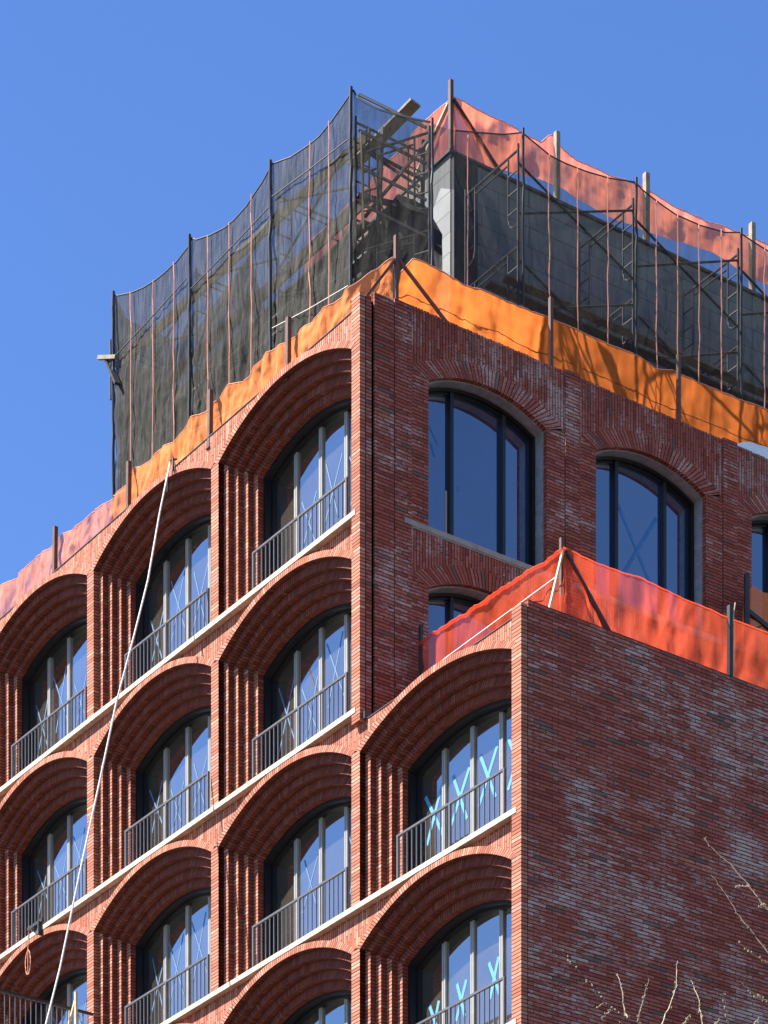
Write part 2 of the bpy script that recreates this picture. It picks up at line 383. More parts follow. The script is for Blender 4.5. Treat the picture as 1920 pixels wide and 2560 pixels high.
def bay(b,row,key):
    y=YC+BAY*b;z=SILLZ[row];L=(0,y,z)
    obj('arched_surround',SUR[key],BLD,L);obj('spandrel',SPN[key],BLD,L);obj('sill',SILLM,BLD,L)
    if not (b==0 and row<2) and b!=-1: obj('pier',PIERI[key],BLD,L)
    w,panes,mull,top=WIN[key]
    wo=obj('window',w,BLD,L)
    for p in panes: obj('pane',p,wo)
    for p in mull: obj('mullion',p,wo)
    t_skip=(b!=-1)
    if key=='wing' : spec=[(-1.23,1.50,3),(-.43,1.52,3),(.43,1.46,3),(1.2,1.42,3)]
    elif b==-1: spec=[(-.6,1.5,2),(.36,1.42,2),(1.15,1.3,2)]
    else:
        spec=[(-1.2,1.35+rt.uniform(-.1,.5),rt.choice((0,1))),(-.42,1.35+rt.uniform(-.1,.5),rt.choice((0,1))),(.43,1.3+rt.uniform(-.1,.45),rt.choice((0,1))),(1.2,1.3+rt.uniform(-.1,.3),rt.choice((0,1)))]
    if t_skip: spec=[q for q in spec if rt.random()<.72]
    for a,zz,t in spec:
        o=obj('tape_cross',TAPES[t],wo,(.896,a+rt.uniform(-.06,.06),zz));o.rotation_euler=(R(rt.uniform(-5,5)),0,0)
    ro=obj('railing',RAILM,BLD,L)
    for a in (-1.60,0.,1.60): obj('railing_post',POSTM,ro,(0,a,0))
for b in (0,1,2):
    for row in range(4): 
        if b==2 and row==3: continue
        bay(b,row,'top' if row==0 else 'mid')
bay(-1,2,'wing');bay(-1,3,'mid')
# corner piers (full height)
mb=MB();mb.box(0,.118,.002,.266,30.50,38.353)
for i,uv in enumerate(mb.uv): mb.uv[i]=[(.01+.12*((u-.002)/.264 if i<2 else (u/.118)),v) for u,v in uv]
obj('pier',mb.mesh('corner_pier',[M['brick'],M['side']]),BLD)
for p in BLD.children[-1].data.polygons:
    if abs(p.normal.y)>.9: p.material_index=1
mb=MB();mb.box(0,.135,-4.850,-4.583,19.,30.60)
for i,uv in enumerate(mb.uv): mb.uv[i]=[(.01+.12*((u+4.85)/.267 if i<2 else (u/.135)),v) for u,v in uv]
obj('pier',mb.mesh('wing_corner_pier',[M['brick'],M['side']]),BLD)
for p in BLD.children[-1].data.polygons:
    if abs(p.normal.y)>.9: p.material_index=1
# parapets behind the recessed brickwork, copings, roofs, core
def part(name,boxes,mat,sw=False,parent=BLD):
    for q in boxes:
        mb=MB();mb.box(*q,sw=sw);o=obj(name,mb.mesh(name,[mat]),parent)
    return o
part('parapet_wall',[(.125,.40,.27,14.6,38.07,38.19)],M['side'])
part('coping',[(.105,.42,.27,14.69,38.217,38.232)],M['coping'])
part('parapet_wall',[(.125,.40,-4.58,-.012,30.44,30.50)],M['side'])
part('coping',[(.105,.42,-4.58,-.012,30.517,30.530)],M['coping'])
part('roof',[(.97,16.,.62,14.6,37.75,38.0),(.97,16.,-4.5,-.03,29.7,29.9)],M['coping'])
part('core_wall',[(.96,16.,.62,14.6,0,37.75),(.96,16.,-4.45,.6,0,29.7)],M['core'])
part('lower_wall',[(.0,.95,-4.85,9.69,0,19.6),(0,.95,9.7,14.68,0,23.4)],M['brick'])
part('end_wall',[(0,16.,14.69,15.,0,38.2)],M['side'])
# flat back of the unbuilt lower row openings
# ---- wing flank (plain shaded brick wall)
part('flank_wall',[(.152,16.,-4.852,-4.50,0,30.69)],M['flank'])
part('joint_strip',[(.135,.152,-4.835,-4.5,19.,30.55)],M['core'])
part('roof_flashing',[(.06,.95,-.06,-.002,30.52,30.66)],M['coping'])
# ---- tower flank
def seg(x0,x1,z0,z1,y0=-.001,name='flank_strip',mat=None):
    return part(name,[(x0,x1,y0,.05,z0,z1)],mat or M['side'])
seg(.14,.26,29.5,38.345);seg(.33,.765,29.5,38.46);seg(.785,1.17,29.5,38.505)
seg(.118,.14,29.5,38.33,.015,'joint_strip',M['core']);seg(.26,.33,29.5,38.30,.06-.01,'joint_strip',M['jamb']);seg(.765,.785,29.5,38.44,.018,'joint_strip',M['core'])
part('flank_backing',[(.14,16.,.052,.30,29.5,30.55),(.14,1.55,.053,.30,30.55,38.2)],M['core'])
RW=2.88;HW=1.395
def flank_set(key,crown,top):
    zc=crown-RW;ro=RW+.33;ph=math.asin(HW/RW);po=math.asin(1.78/ro);NS=36
    zs=zc+RW*math.cos(ph);zo=zc+ro*math.cos(po)
    zo2=zc+ro*math.cos(math.asin(1.83/ro))
    # jamb strips
    mb=MB()
    for x0,x1,zi,ze in ((-1.78,-HW,zo,zs),(HW,1.83,zs,zo-.03)):
        mb.face([(x0,0,-.1),(x1,0,-.1),(x1,0,ze),(x0,0,zi)],[(x0+3,-.1),(x1+3,-.1),(x1+3,ze),(x0+3,zi)])
    # reveals in brick
    for sg in (1,-1):
        mb.face([(sg*HW,0,0),(sg*HW,.1,0),(sg*HW,.1,zs),(sg*HW,0,zs)],[(0,0),(.1,0),(.1,zs),(0,zs)])
    jam=[]
    for i_ in (0,1):
        m2=MB();m2.face(mb.v[i_*4:i_*4+4],mb.uv[i_]);k_=3-i_;m2.face(mb.v[k_*4:k_*4+4],mb.uv[k_]);jam.append(m2.mesh('jamb_'+key,[M['side']]))
    mb=MB()
    for i in range(NS):
        t0=-1+2*i/NS;t1=-1+2*(i+1)/NS
        f=lambda t,rr,P,d:(rr*math.sin(P*t),d,zc+rr*math.cos(P*t))
        mb.face([f(t0,RW,ph,-.004),f(t1,RW,ph,-.004),f(t1,ro,po,-.004),f(t0,ro,po,-.004)],[(.012,3.05*ph*t0+9),(.012,3.05*ph*t1+9),(.39,3.05*ph*t1+9),(.39,3.05*ph*t0+9)])
        mb.face([f(t0,RW,ph,-.004),f(t1,RW,ph,-.004),f(t1,RW,ph,.1),f(t0,RW,ph,.1)],[(.012,RW*ph*t0+9),(.012,RW*ph*t1+9),(.1,RW*ph*t1+9),(.1,RW*ph*t0+9)])
    ring=mb.mesh('voussoir_arch_'+key,[M['ringd']])
    mb=MB();w=.0667;n=int(3.61/w);rn=random.Random(5)
    for i in range(n):
        a=-1.78+3.61*i/n;b=-1.78+3.61*(i+1)/n
        z=lambda x:zc+math.sqrt(ro*ro-min(abs(x),1.80)**2)-.03
        tz=top+(rn.uniform(-.012,.006) if key=='t' else 0)
        g=.004 if key=='t' else 0
        mb.face([(a,0,z(a)),(b,0,z(b)),(b-g,0,tz),(a+g,0,tz)],[(z(a),a+7),(z(b),b+7),(tz,b+7),(tz,a+7)])
    if key=='t':
        mb.box(-1.78,1.83,.004,.28,top-.6,top-.02)
    pan=mb.mesh('soldier_panel_'+key,[M['side']])
    mb=MB();mb.box(-1.95,-.3,-.022,.30,-.1,0);mb.box(-.295,1.80,-.022,.30,-.1,0);mb.box(-1.78,1.79,-.012,.02,-.128,-.104)
    sl=mb.mesh('flank_sill_'+key,[M['stoneg']])
    # window
    mb=MB()
    def prof(ins):
        aa=HW-ins;rr=RW-ins;p=math.asin(aa/rr);pts=[(-aa,0)]
        pts+=[(rr*math.sin(-p+2*p*i/20),zc+rr*math.cos(-p+2*p*i/20)) for i in range(21)]+[(aa,0)]
        return pts
    def band(m,A,B,da,db,mi=0):
        for i in range(len(A)-1):
            m.face([(A[i][0],da,A[i][1]),(A[i+1][0],da,A[i+1][1]),(B[i+1][0],db,B[i+1][1]),(B[i][0],db,B[i][1])],None,mi)
    PA=prof(-.005);PB=prof(.02);PC=prof(.075);PD=prof(.115)
    band(mb,PB,PC,.33,.33);band(mb,PC,PC,.33,.40);band(mb,PC,PD,.40,.40);band(mb,PD,PD,.40,.46)
    mb.box(-1.3,1.3,.36,.46,0,.06)
    w_=mb.mesh('flank_window_'+key,[M['black']])
    lm=MB();band(lm,PA,PB,.10,.10);band(lm,PB,PB,.10,.33)
    lin=lm.mesh('liner_'+key,[M['liner']])
    ai=HW-.115;ri=RW-.115;tp=lambda x:zc+math.sqrt(ri*ri-min(abs(x),ai)**2)
    ed=[-ai,-.585,.645,ai];pn=[]
    for i in range(3):
        p=MB()
        for j in range(8):
            x0=ed[i]+(ed[i+1]-ed[i])*j/8;x1=ed[i]+(ed[i+1]-ed[i])*(j+1)/8
            p.face([(x0,.45,.05),(x1,.45,.05),(x1,.45,tp(x1)+.01),(x0,.45,tp(x0)+.01)])
            p.face([(x0,.475,.05),(x0,.475,tp(x0)+.01),(x1,.475,tp(x1)+.01),(x1,.475,.05)])
        pn.append(p.mesh('flank_pane_'+key,[M['glassR']]))
    mu=[]
    for c in (-.585,.645):
        p=MB();p.box(c-.038,c+.038,.36,.448,0,tp(c)+.04);mu.append(p.mesh('flank_mullion_'+key,[M['bronze']]))
    return jam,ring,pan,sl,w_,lin,pn,mu
FT=flank_set('t',3.083,3.993);FM=flank_set('m',2.86,3.536)
def flank_bay(j,z,F,last=False):
    x=2.95+3.997*j;jam,ring,pan,sl,w_,lin,pn,mu=F;L=(x,0,z)
    [obj('jamb',q_,BLD,L) for q_ in jam];obj('voussoir_arch',ring,BLD,L);obj('soldier_panel',pan,BLD,L);obj('sill',sl,BLD,L)
    wo=obj('window',w_,BLD,L);obj('liner',lin,wo)
    for p in pn: obj('pane',p,wo)
    for p in mu: obj('mullion',p,wo)
    return wo
for j in range(3):
    a=flank_bay(j,34.517,FT);b=flank_bay(j,30.881,FM)
    x=2.95+3.997*j
    seg(x+1.85,x+2.217,29.5,38.552,-.006)
    seg(x+1.83,x+1.85,29.5,38.44,.018,'joint_strip',M['core'])
    for z in (34.4,30.7): part('flank_backing',[(x-1.9,x-1.41,.051,.30,z-3.9 if z<31 else z-3.6,z+2.6),(x+1.41,x+2.3,.051,.30,z-3.9 if z<31 else z-3.6,z+2.6)],M['core'])
    # blue tape cross on the panes
    tm=MB()
    for sg in (1,-1):
        yy=.4455-.0035*(sg>0);p=Vector((-.5*sg,yy,.35));q=Vector((.5*sg,yy,1.95))
        if j==1: tm.beam(p,q,.07,.002,up=(0,1,0))
    if j==1:
        for f_ in (0,): obj('tape_cross',tm.mesh('flank_tape',[plain('blue_tape_dull',(.05,.19,.45),.6)]),a,(0,0,.25))
    if j==0:
        tm=MB();tm.beam((-.66,.447,.05),(-.66,.447,1.1),.035,.006,up=(0,1,0));obj('tape_strip',tm.mesh('white_strip',[M['stone']]),a)
        tm=MB();tm.beam((-1.02,.446,1.9),(-.92,.446,1.66),.05,.003,up=(0,1,0));tm.beam((-1.15,.446,2.35),(-.85,.446,1.9),.03,.003,up=(0,1,0));tm.beam((-.38,.446,1.27),(-.36,.446,1.2),.06,.003,up=(0,1,0));obj('tape_strip',tm.mesh('blue_bits',[bpy.data.materials.get('blue_tape_dull') or plain('blue_tape_dull',(.05,.19,.45),.6)]),a)
part('flank_strip',[(15.0,16.,-.001,.05,29.5,38.5)],M['side'])
part('flank_backing',[(1.2,16.,.06,.32,33.9,34.40),(1.2,16.,.06,.30,38.0,38.3)],M['core'])
# ------------------------------------------------------------------ roof things
def lerp_poly(P,t):
    L=[0.]
    for a,b in zip(P,P[1:]): L.append(L[-1]+(Vector(a[:2])-Vector(b[:2])).length+1e-6)
    s=t*L[-1]
    for i in range(len(P)-1):
        if s<=L[i+1] or i==len(P)-2:
            f=(s-L[i])/(L[i+1]-L[i]);return Vector(P[i]).lerp(Vector(P[i+1]),max(0,min(1,f)))
def sheet(top,zb,mat,nu,nv,amp=.06,out=(1,0),scal=0.,seed=0.,name='net',crease=1.6,topw=.3,bot=None,thick=0):
    """hanging cloth: top polyline, bottom height (or polyline), folds displaced along the local normal"""
    mb=MB();G=[]
    for i in range(nu+1):
        t=i/nu;p=lerp_poly(top,t);b=lerp_poly(bot,t) if bot else Vector((p.x,p.y,zb))
        e=.002;d=(lerp_poly(top,min(1,t+e))-lerp_poly(top,max(0,t-e)));d.z=0;d.normalize();nrm=Vector((-d.y,d.x,0))
        colm=[]
        for j in range(nv+1):
            s=j/nv;q=p.lerp(b,s)
            w=noise.noise(Vector((q.x*crease+seed,q.y*crease,q.z*.35+seed)))*1.1+.5*noise.noise(Vector((q.x*4+seed,q.y*4,q.z*1.4)))+.25*noise.noise(Vector((q.x*9+seed,q.y*9,q.z*6+seed)))
            env=topw+(1-topw)*math.sin(math.pi*min(1,s*1.0)) if True else 1
            q=q+nrm*amp*w*env
            if scal: q.z-= scal*abs(math.sin(t*nu*.37+seed))*(1-s)*.0
            colm.append(q)
        G.append(colm)
    for i in range(nu):
        for j in range(nv):
            mb.face([G[i][j],G[i+1][j],G[i+1][j+1],G[i][j+1]],[(i*.1,j*.1)]*4)
    me=mb.mesh(name,[mat],smooth=True)
    import bmesh
    bm=bmesh.new();bm.from_mesh(me);bmesh.ops.remove_doubles(bm,verts=bm.verts,dist=1e-5);bm.to_mesh(me);bm.free()
    return me,G
def top_level(name,me,label,cat,group=None):
    return tag(obj(name,me),label,cat,group)
def hem(G,mat,r,name,parent,idx=0,step=1):
    mb=MB();mb.tube([c[idx] for c in G][::step],r,5);return obj(name,mb.mesh(name,[mat],True),parent)

# --- orange parapet nets
TL=[(1.0,.36,39.50),(.62,.62,39.22),(.40,.95,39.0),(.30,1.6,38.95),(.28,1.95,38.84),(.28,2.84,38.92),(.28,3.5,39.03),(.28,3.9,38.98),(.28,4.4,38.92),(.28,4.9,39.08),(.28,5.7,38.96),(.28,6.3,39.08),(.28,7.0,38.92),(.28,7.6,39.02),(.28,8.2,38.96),(.28,8.55,39.12),(.28,9.0,38.88),(.28,9.65,38.86),(.28,10.3,38.99),(.28,11.0,38.90),(.28,11.5,39.06),(.28,12.0,38.94),(.28,12.6,39.08),(.28,13.4,38.98),(.28,14.4,39.1)]
mA=[p for p in TL if p[1]<9.1];mBt=[(.28,8.9,38.92)]+[p for p in TL if p[1]>9.1]
me,G=sheet(mA,38.12,M['orange'],230,14,amp=.16,seed=1.3,name='orange_net',crease=2.0,topw=.55)
o=top_level('parapet_net',me,'orange wrinkled safety net along the sunlit parapet beside the corner pier','safety net','nets on the parapets')
hem(G,M['cord'],.008,'hem_cord',o)
me,G=sheet(mBt,38.12,M['pink'],120,14,amp=.15,seed=4.1,name='faded_net',crease=2.0,topw=.55)
o=top_level('parapet_net',me,'faded pinkish orange net on the parapet at the far left against the sky','safety net','nets on the parapets')
hem(G,M['cord'],.008,'hem_cord',o)
TR=[(1.22,.42,39.35),(1.5,.42,39.71),(1.7,.42,39.74),(2.2,.42,39.70),(2.7,.42,39.62),(3.1,.42,39.70),(3.9,.42,39.70),(4.68,.42,39.72),(5.5,.42,39.72),(6.3,.42,39.71),(7.0,.42,39.73),(7.4,.42,39.64),(7.86,.42,39.78),(8.6,.42,39.76),(10.2,.42,39.80),(12,.42,39.76),(14.2,.42,39.8)]
BR=[(1.02,.42,38.3)]+[(p[0],p[1],38.3) for p in TR[1:]]
me,G=sheet(TR,38.3,M['orange_r'],200,16,amp=.10,seed=8.3,name='orange_net_b',crease=1.0,topw=.5,bot=BR)
o=top_level('parapet_net',me,'bright orange backlit net running above the shaded brick side','safety net','nets on the parapets')
hem(G,M['cord'],.01,'hem_cord',o);hem(G,M['dsteel'],.006,'mid_cord',o,8,4)
# --- guard posts on parapet
def post(x,y,z0,z1,w,label,mat='post',group='guard posts on the tower parapet',name='guard_post',tilt=0):
    mb=MB();mb.box(-w/2,w/2,-w/2,w/2,0,z1-z0);mb.box(-w*.75,w*.75,-w*.75,w*.75,0,.02)
    o=top_level(name,mb.mesh(name,[M[mat]]),label,'post',group);o.location=(x,y,z0);o.rotation_euler=(0,tilt,0);return o
for y,z,l in ((2.62,39.22,'brown guard post nearest the corner on the sunlit parapet'),(5.41,39.17,'second brown guard post from the corner on the sunlit parapet'),(8.55,39.20,'third brown guard post from the corner on the sunlit parapet'),(11.61,39.21,'leftmost brown guard post on the sunlit parapet, against the sky')):
    post(.15,y,38.0,z,.085,l,tilt=R(.8))
cp=empty('corner_post',(1.03,.30,38.0),'dark corner guard post with two slanting braces standing in the net gap','post','guard posts on the tower parapet')
mb=MB();mb.box(-.035,.035,-.035,.035,0,1.90);obj('upright',mb.mesh('upright',[M['post']]),cp)
mb=MB();mb.beam((.02,0,1.5),(1.22,-.08,.55),.05);obj('brace',mb.mesh('brace',[M['post']]),cp)
mb=MB();mb.beam((-.02,0,1.45),(-.75,.1,.4),.05);obj('brace',mb.mesh('brace2',[M['post']]),cp)
for x,l in ((4.68,'rusty guard post above the first side window, before the bright orange net'),(7.89,'rusty guard post above the second side window, before the bright orange net')):
    post(x,.30,38.0,40.03,.07,l)
# white bag on side parapet
mb=MB();Gd=[]
for i in range(15):
    r=[]
    for j in range(9):
        u=i/14;v=j/8
        z=38.50+ .40*math.sin(math.pi*u)**.6*math.sin(math.pi*v)**.6+.05*noise.noise(Vector((u*6,v*6,0)))
        r.append((9.15+1.9*u,.12+.25*v,z))
    Gd.append(r)
for i in range(14):
    for j in range(8): mb.face([Gd[i][j],Gd[i+1][j],Gd[i+1][j+1],Gd[i][j+1]])
top_level('white_sheeting',mb.mesh('white_sheeting',[M['white']],True),'crumpled white sheeting lying on the shaded parapet at the right edge','sheeting')

# --- bulkhead
BK=empty('rooftop_bulkhead',(5,4,38.0),'grey block bulkhead rising behind the black debris nets','bulkhead')
mb=MB();mb.box(0,11,0,10.5,0,6.9);obj('wall',mb.mesh('bulkhead_wall',[M['block']]),BK)
mb=MB();mb.box(-.06,11.05,-.06,10.55,6.905,6.96);obj('roof_edge',mb.mesh('roof_edge',[M['coping']]),BK)
mb=MB();mb.box(.02,.62,-.10,-.012,0,6.86);obj('dark_panel',mb.mesh('dark_panel',[M['tarp']]),BK)
me,G=sheet([(4.86,4.75,42.6),(4.86,5.3,43.6),(4.86,6.2,44.1),(4.86,14.3,44.0)],0,M['tarp'],40,12,amp=.07,seed=2,name='dark_tarp',bot=[(4.86,4.75,41.2),(4.86,5.6,40.0),(4.86,7.,38.1),(4.86,14.3,38.05)])
top_level('dark_tarp',me,'dark tarp hanging over the grey block wall behind the left debris net','tarp')
# upper orange nets on the bulkhead edge
UP=[(5.2,4.12,46.2),(5.48,4.12,46.2),(5.9,4.12,46.16),(6.86,4.12,46.14),(7.42,4.12,46.12),(7.62,4.12,46.33),(7.74,4.12,46.40),(7.95,4.12,46.18),(8.3,4.12,46.10),(9.34,4.12,46.13),(10.1,4.12,46.2),(11.1,4.12,46.12),(12.0,4.12,46.12),(13.1,4.12,46.26),(15.6,4.12,46.2)]
UB=[(5.2,4.12,45.0),(5.48,4.12,45.0),(5.9,4.12,45.05),(6.6,4.12,45.14),(6.86,4.12,45.25),(7.42,4.12,45.33),(7.74,4.12,45.36),(8.4,4.12,45.3),(9.1,4.12,45.24),(10.0,4.12,45.28),(10.7,4.12,45.3),(11.4,4.12,45.46),(11.8,4.12,45.52),(12.5,4.12,45.42),(15.6,4.12,45.38)]
UBB=[(p[0],4.12,q) for p,q in zip(UP,[45.0,45.0,45.05,45.25,45.33,45.35,45.36,45.36,45.32,45.24,45.28,45.42,45.5,45.38,45.38])]
me,G=sheet(UP,0,M['upper'],150,12,amp=.18,seed=11,name='upper_net',bot=UBB,crease=1.5)
o=top_level('upper_net',me,'orange pink net strung along the bulkhead roof edge behind the right scaffold','safety net','nets on the bulkhead roof');hem(G,M['cord'],.01,'hem_cord',o)
UL=[(5.2,4.12,46.2),(5.2,4.8,46.25),(5.2,5.7,46.2),(5.2,6.6,46.1),(5.2,7.5,46.0),(5.2,9.5,45.9)]
me,G=sheet(UL,44.98,M['upper'],60,12,amp=.2,seed=14,name='upper_net_l',crease=1.6)
o=top_level('upper_net',me,'pink orange net on the bulkhead edge seen through the black corner netting','safety net','nets on the bulkhead roof');hem(G,M['cord'],.01,'hem_cord',o)
up=empty('bulkhead_post',(5.16,4.2,44.9),'tall dark post with two braces at the peak of the upper net','post','posts on the bulkhead roof')
mb=MB();mb.box(-.04,.04,-.04,.04,0,1.66);obj('upright',mb.mesh('up_upright',[M['post']]),up)
mb=MB();mb.beam((.02,-.05,1.25),(1.25,-.1,.10),.09,.05);obj('brace',mb.mesh('up_brace',[M['dsteel']]),up)
mb=MB();mb.beam((-.02,.05,1.2),(-.1,1.3,.1),.08,.04);obj('brace',mb.mesh('up_brace2',[M['wood2']]),up)
for x,h,w,l,mt in ((7.74,46.38,.10,'grey timber post inside the small pointed net peak','wood'),(10.14,46.42,.11,'pale timber post above the middle of the right net','wood'),(13.11,46.45,.11,'pale timber post at the right above the last scaffold frame','wood')):
    post(x,4.0,44.9,h,w,l,mt,'posts on the bulkhead roof','bulkhead_post')

# --- scaffolds
def ladder_frame(p0,p1,zt,h=1.95,parent=None,name='frame'):
    """walk-through frame between front leg p0 and rear leg p1 (x,y), top at zt"""
    a=Vector((p0[0],p0[1],0));b=Vector((p1[0],p1[1],0));d=(b-a).normalized();L=(b-a).length
    P=lambda t,z:(a+d*t)+Vector((0,0,z))
    mb=MB();r=.025
    for t in (0,L): mb.tube([P(t,zt-h),P(t,zt+.12)],r)
    mb.tube([P(0,zt),P(L,zt)],r)
    mb.tube([P(.32,zt-.14),P(L-.32,zt-.14)],r*.8)
    for t0,sg in ((0,1),(L,-1)):
        t=t0+sg*.32
        mb.tube([P(t,zt-.02),P(t,zt-1.25),P(t-sg*.05,zt-1.38),P(t-sg*.14,zt-1.45),P(t0,zt-1.46)],r*.8)
        for k in range(3): mb.tube([P(t0,zt-.38-k*.38),P(t,zt-.38-k*.38)],r*.65,5)
    return obj(name,mb.mesh(name,[M['steel']],True),parent)
def scaffold(pos,inner,levels,label,zbase,deck_z,prefix):
    S_=empty('scaffold',(0,0,0),label,'scaffold','scaffolds on the roof')
    for (p,q) in zip(pos,inner):
        for zt in levels: ladder_frame(p,q,zt,1.9,S_)
    for (p,q) in zip(pos,pos[1:]):
        for zt in levels:
            for za,zb_ in ((zt-.25,zt-1.5),(zt-1.25,zt-.12)):
                mb=MB();mb.tube([(p[0],p[1]+.0,za),(q[0],q[1]+.0,zb_)],.024,5);obj('cross_brace',mb.mesh('cross_brace',[M['dsteel']],True),S_)
    for z in deck_z:
        for k in range(5):
            f=(k+.5)/5
            a=[Vector((p[0]+(q[0]-p[0])*f,p[1]+(q[1]-p[1])*f,z)) for p,q in ((pos[0],inner[0]),(pos[-1],inner[-1]))]
            dirv=(a[1]-a[0]).normalized()
            mb=MB();mb.beam(a[0]-dirv*(.2+.15*(k%2)),a[1]+dirv*(.1+.1*(k%3)),.235,.045)
            obj('plank',mb.mesh('plank',[M['wood']]),S_)
    return S_
RX=[4.98,7.9,10.7,13.5]
scaffold([(x,1.72) for x in RX],[(x,3.45) for x in RX],[43.75,41.85,39.95],'grey steel frame scaffold with plank decks behind the right debris net',38.,[41.25,39.35],'r')
LY=[3.2,5.95,9.07,12.2]
sl_=scaffold([(2.12,y) for y in LY],[(3.7,y) for y in LY],[44.0,42.1,40.2],'steel frame scaffold with timber guard boards behind the left debris net',38.,[42.0,40.0],'l')
for z,w,x,t in ((43.75,.24,2.32,.12),(43.25,.22,3.62,0),(42.55,.3,2.32,-.05),(42.75,.26,3.62,.1)):
    mb=MB();mb.beam((x,3.0,z),(x,12.4,z+t),.04,w);obj('guard_board',mb.mesh('guard_board',[M['wood']]),sl_)
# small corner bay frame between the two net corners
ladder_frame((2.15,3.0),(2.85,1.75),43.3,1.9,sl_);ladder_frame((2.15,3.0),(2.85,1.75),41.4,1.9,sl_);
for zz in (44.3,43.6,42.9,42.2):
    mb=MB();mb.tube([(2.1,3.05,zz+.15),(2.8,1.8,zz-.9)],.03,6);obj('corner_rail',mb.mesh('corner_rail',[M['dsteel']],True),sl_)
mb=MB();mb.beam((2.6,4.0,43.75),(2.95,2.35,44.25),.28,.05);top_level('loose_plank',mb.mesh('loose_plank',[M['wood']]),'pale scaffold plank sticking up past the black netting at the roof corner','plank')
# bundled dark sheeting in the corner bay
me,G=sheet([(2.35,3.05,42.0),(2.7,2.6,42.5),(3.1,2.2,42.2),(3.3,1.95,41.6)],0,M['tarp'],30,16,amp=.16,seed=21,name='dark_sheeting',bot=[(2.35,3.05,38.3),(2.7,2.6,38.4),(3.1,2.2,39.9),(3.3,1.95,40.9)],crease=2.2)
top_level('dark_sheeting',me,'black crumpled sheeting bundled in the corner bay of the scaffold','tarp')

# --- black debris nets
NL=[(3.12,44.53),(3.45,44.44),(3.82,44.34),(4.28,44.27),(4.68,44.30),(5.29,44.40),(5.98,44.63),(6.33,44.46),(6.61,44.38),(6.93,44.28),(7.39,44.24),(7.75,44.26),(8.33,44.40),(8.89,44.59),(9.06,44.72),(9.17,44.61),(9.65,44.53),(10.2,44.54),(10.53,44.57),(11.02,44.66),(11.52,44.8),(12.13,45.04),(12.25,45.11)]
me,G=sheet([(2.,y,z) for y,z in NL],38.25,M['black_net'],200,50,amp=.13,seed=31,name='debris_net',crease=.7,topw=.0)
LN=top_level('debris_net',me,'large black debris net facing the sun over the left scaffold','debris net','black debris nets')
hem(G,M['dsteel'],.016,'hem_rope',LN)
for y in (3.85,4.53,6.66,7.5,8.33,9.68,10.53,11.45):
    z=min(NL,key=lambda q:abs(q[0]-y))[1]
    pts=[(1.93,y+.05*noise.noise(Vector((y,k*.7,0))),z-.03-(z-38.4)*k/16) for k in range(17)]
    mb=MB();mb.tube(pts,.014,5);obj('lacing_cord',mb.mesh('lacing_cord',[M['cord']],True),LN)
for ya,yb,za,zb_ in ((3.2,5.9,40.75,41.25),(6.1,9.0,40.1,40.6),(9.2,12.2,40.2,40.7),(3.2,5.9,43.6,43.9),(6.0,9.0,43.75,43.6),(9.2,12.1,43.9,43.7)):
    mb=MB();mb.tube([(1.94,ya,za),(1.92,(ya+yb)/2,(za+zb_)/2-.04),(1.94,yb,zb_)],.007 if za<42 else .014,5);obj('tie_line',mb.mesh('tie_line',[M['rope'] if za<42 else M['dsteel']],True),LN)
for y in (3.12,5.98,9.07,12.22):
    z=min(NL,key=lambda q:abs(q[0]-y))[1]
    mb=MB();mb.tube([(1.95+.02*noise.noise(Vector((y,k*1.3,3))),y+.04*noise.noise(Vector((k*1.1,y,0))),z+.05-(z-38.3)*k/20) for k in range(21)],.035,6);obj('gathered_seam',mb.mesh('gathered_seam',[M['dsteel']],True),LN)
me,G=sheet([(2.0,12.25,45.1),(2.5,12.55,44.9),(3.7,12.6,44.9)],38.25,M['black_net'],20,40,amp=.12,seed=33,name='debris_net_end',crease=.8,topw=.0)
top_level('debris_net',me,'narrow black net closing the far left end of the scaffold','debris net','black debris nets')
NC=[(2.0,3.11,44.53),(2.039,3.031,44.367),(2.109,2.89,44.228),(2.239,2.629,44.0),(2.358,2.39,43.844),(2.467,2.171,43.707),(2.604,1.893,43.541),(2.75,1.6,43.38)]
NR=[(2.99,43.38),(3.36,43.45),(3.85,43.60),(4.54,43.82),(4.99,44.03),(5.15,43.98),(5.35,43.93),(5.68,43.84),(6.09,43.83),(6.63,43.87),(7.22,43.96),(7.84,44.12),(8.07,44.03),(8.5,43.93),(8.93,43.86),(9.59,43.88),(10.25,43.98),(10.63,44.12),(10.97,44.07),(11.6,44.0),(12.6,44.02),(13.5,44.15),(14.5,44.1)]
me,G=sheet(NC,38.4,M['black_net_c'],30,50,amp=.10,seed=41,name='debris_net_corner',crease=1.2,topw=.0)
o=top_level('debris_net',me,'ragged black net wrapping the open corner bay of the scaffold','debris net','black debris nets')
hem(G,M['dsteel'],.02,'hem_rope',o)
me,G=sheet([(2.78,1.6,43.38),(3.0,1.6,43.38),(3.36,1.6,43.45)],0,M['black_net_r'],10,8,amp=.05,seed=52,name='debris_net_strip',bot=[(2.78,1.6,41.6),(3.0,1.6,42.2),(3.36,1.6,42.3)],topw=0)
top_level('debris_net',me,'small black net flap over the light grey bulkhead wall','debris net','black debris nets')
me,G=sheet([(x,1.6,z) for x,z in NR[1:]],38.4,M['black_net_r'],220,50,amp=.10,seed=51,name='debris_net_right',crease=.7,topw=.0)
RN=top_level('debris_net',me,'long black debris net in shade over the right scaffold','debris net','black debris nets')
hem(G,M['dsteel'],.014,'hem_rope',RN)
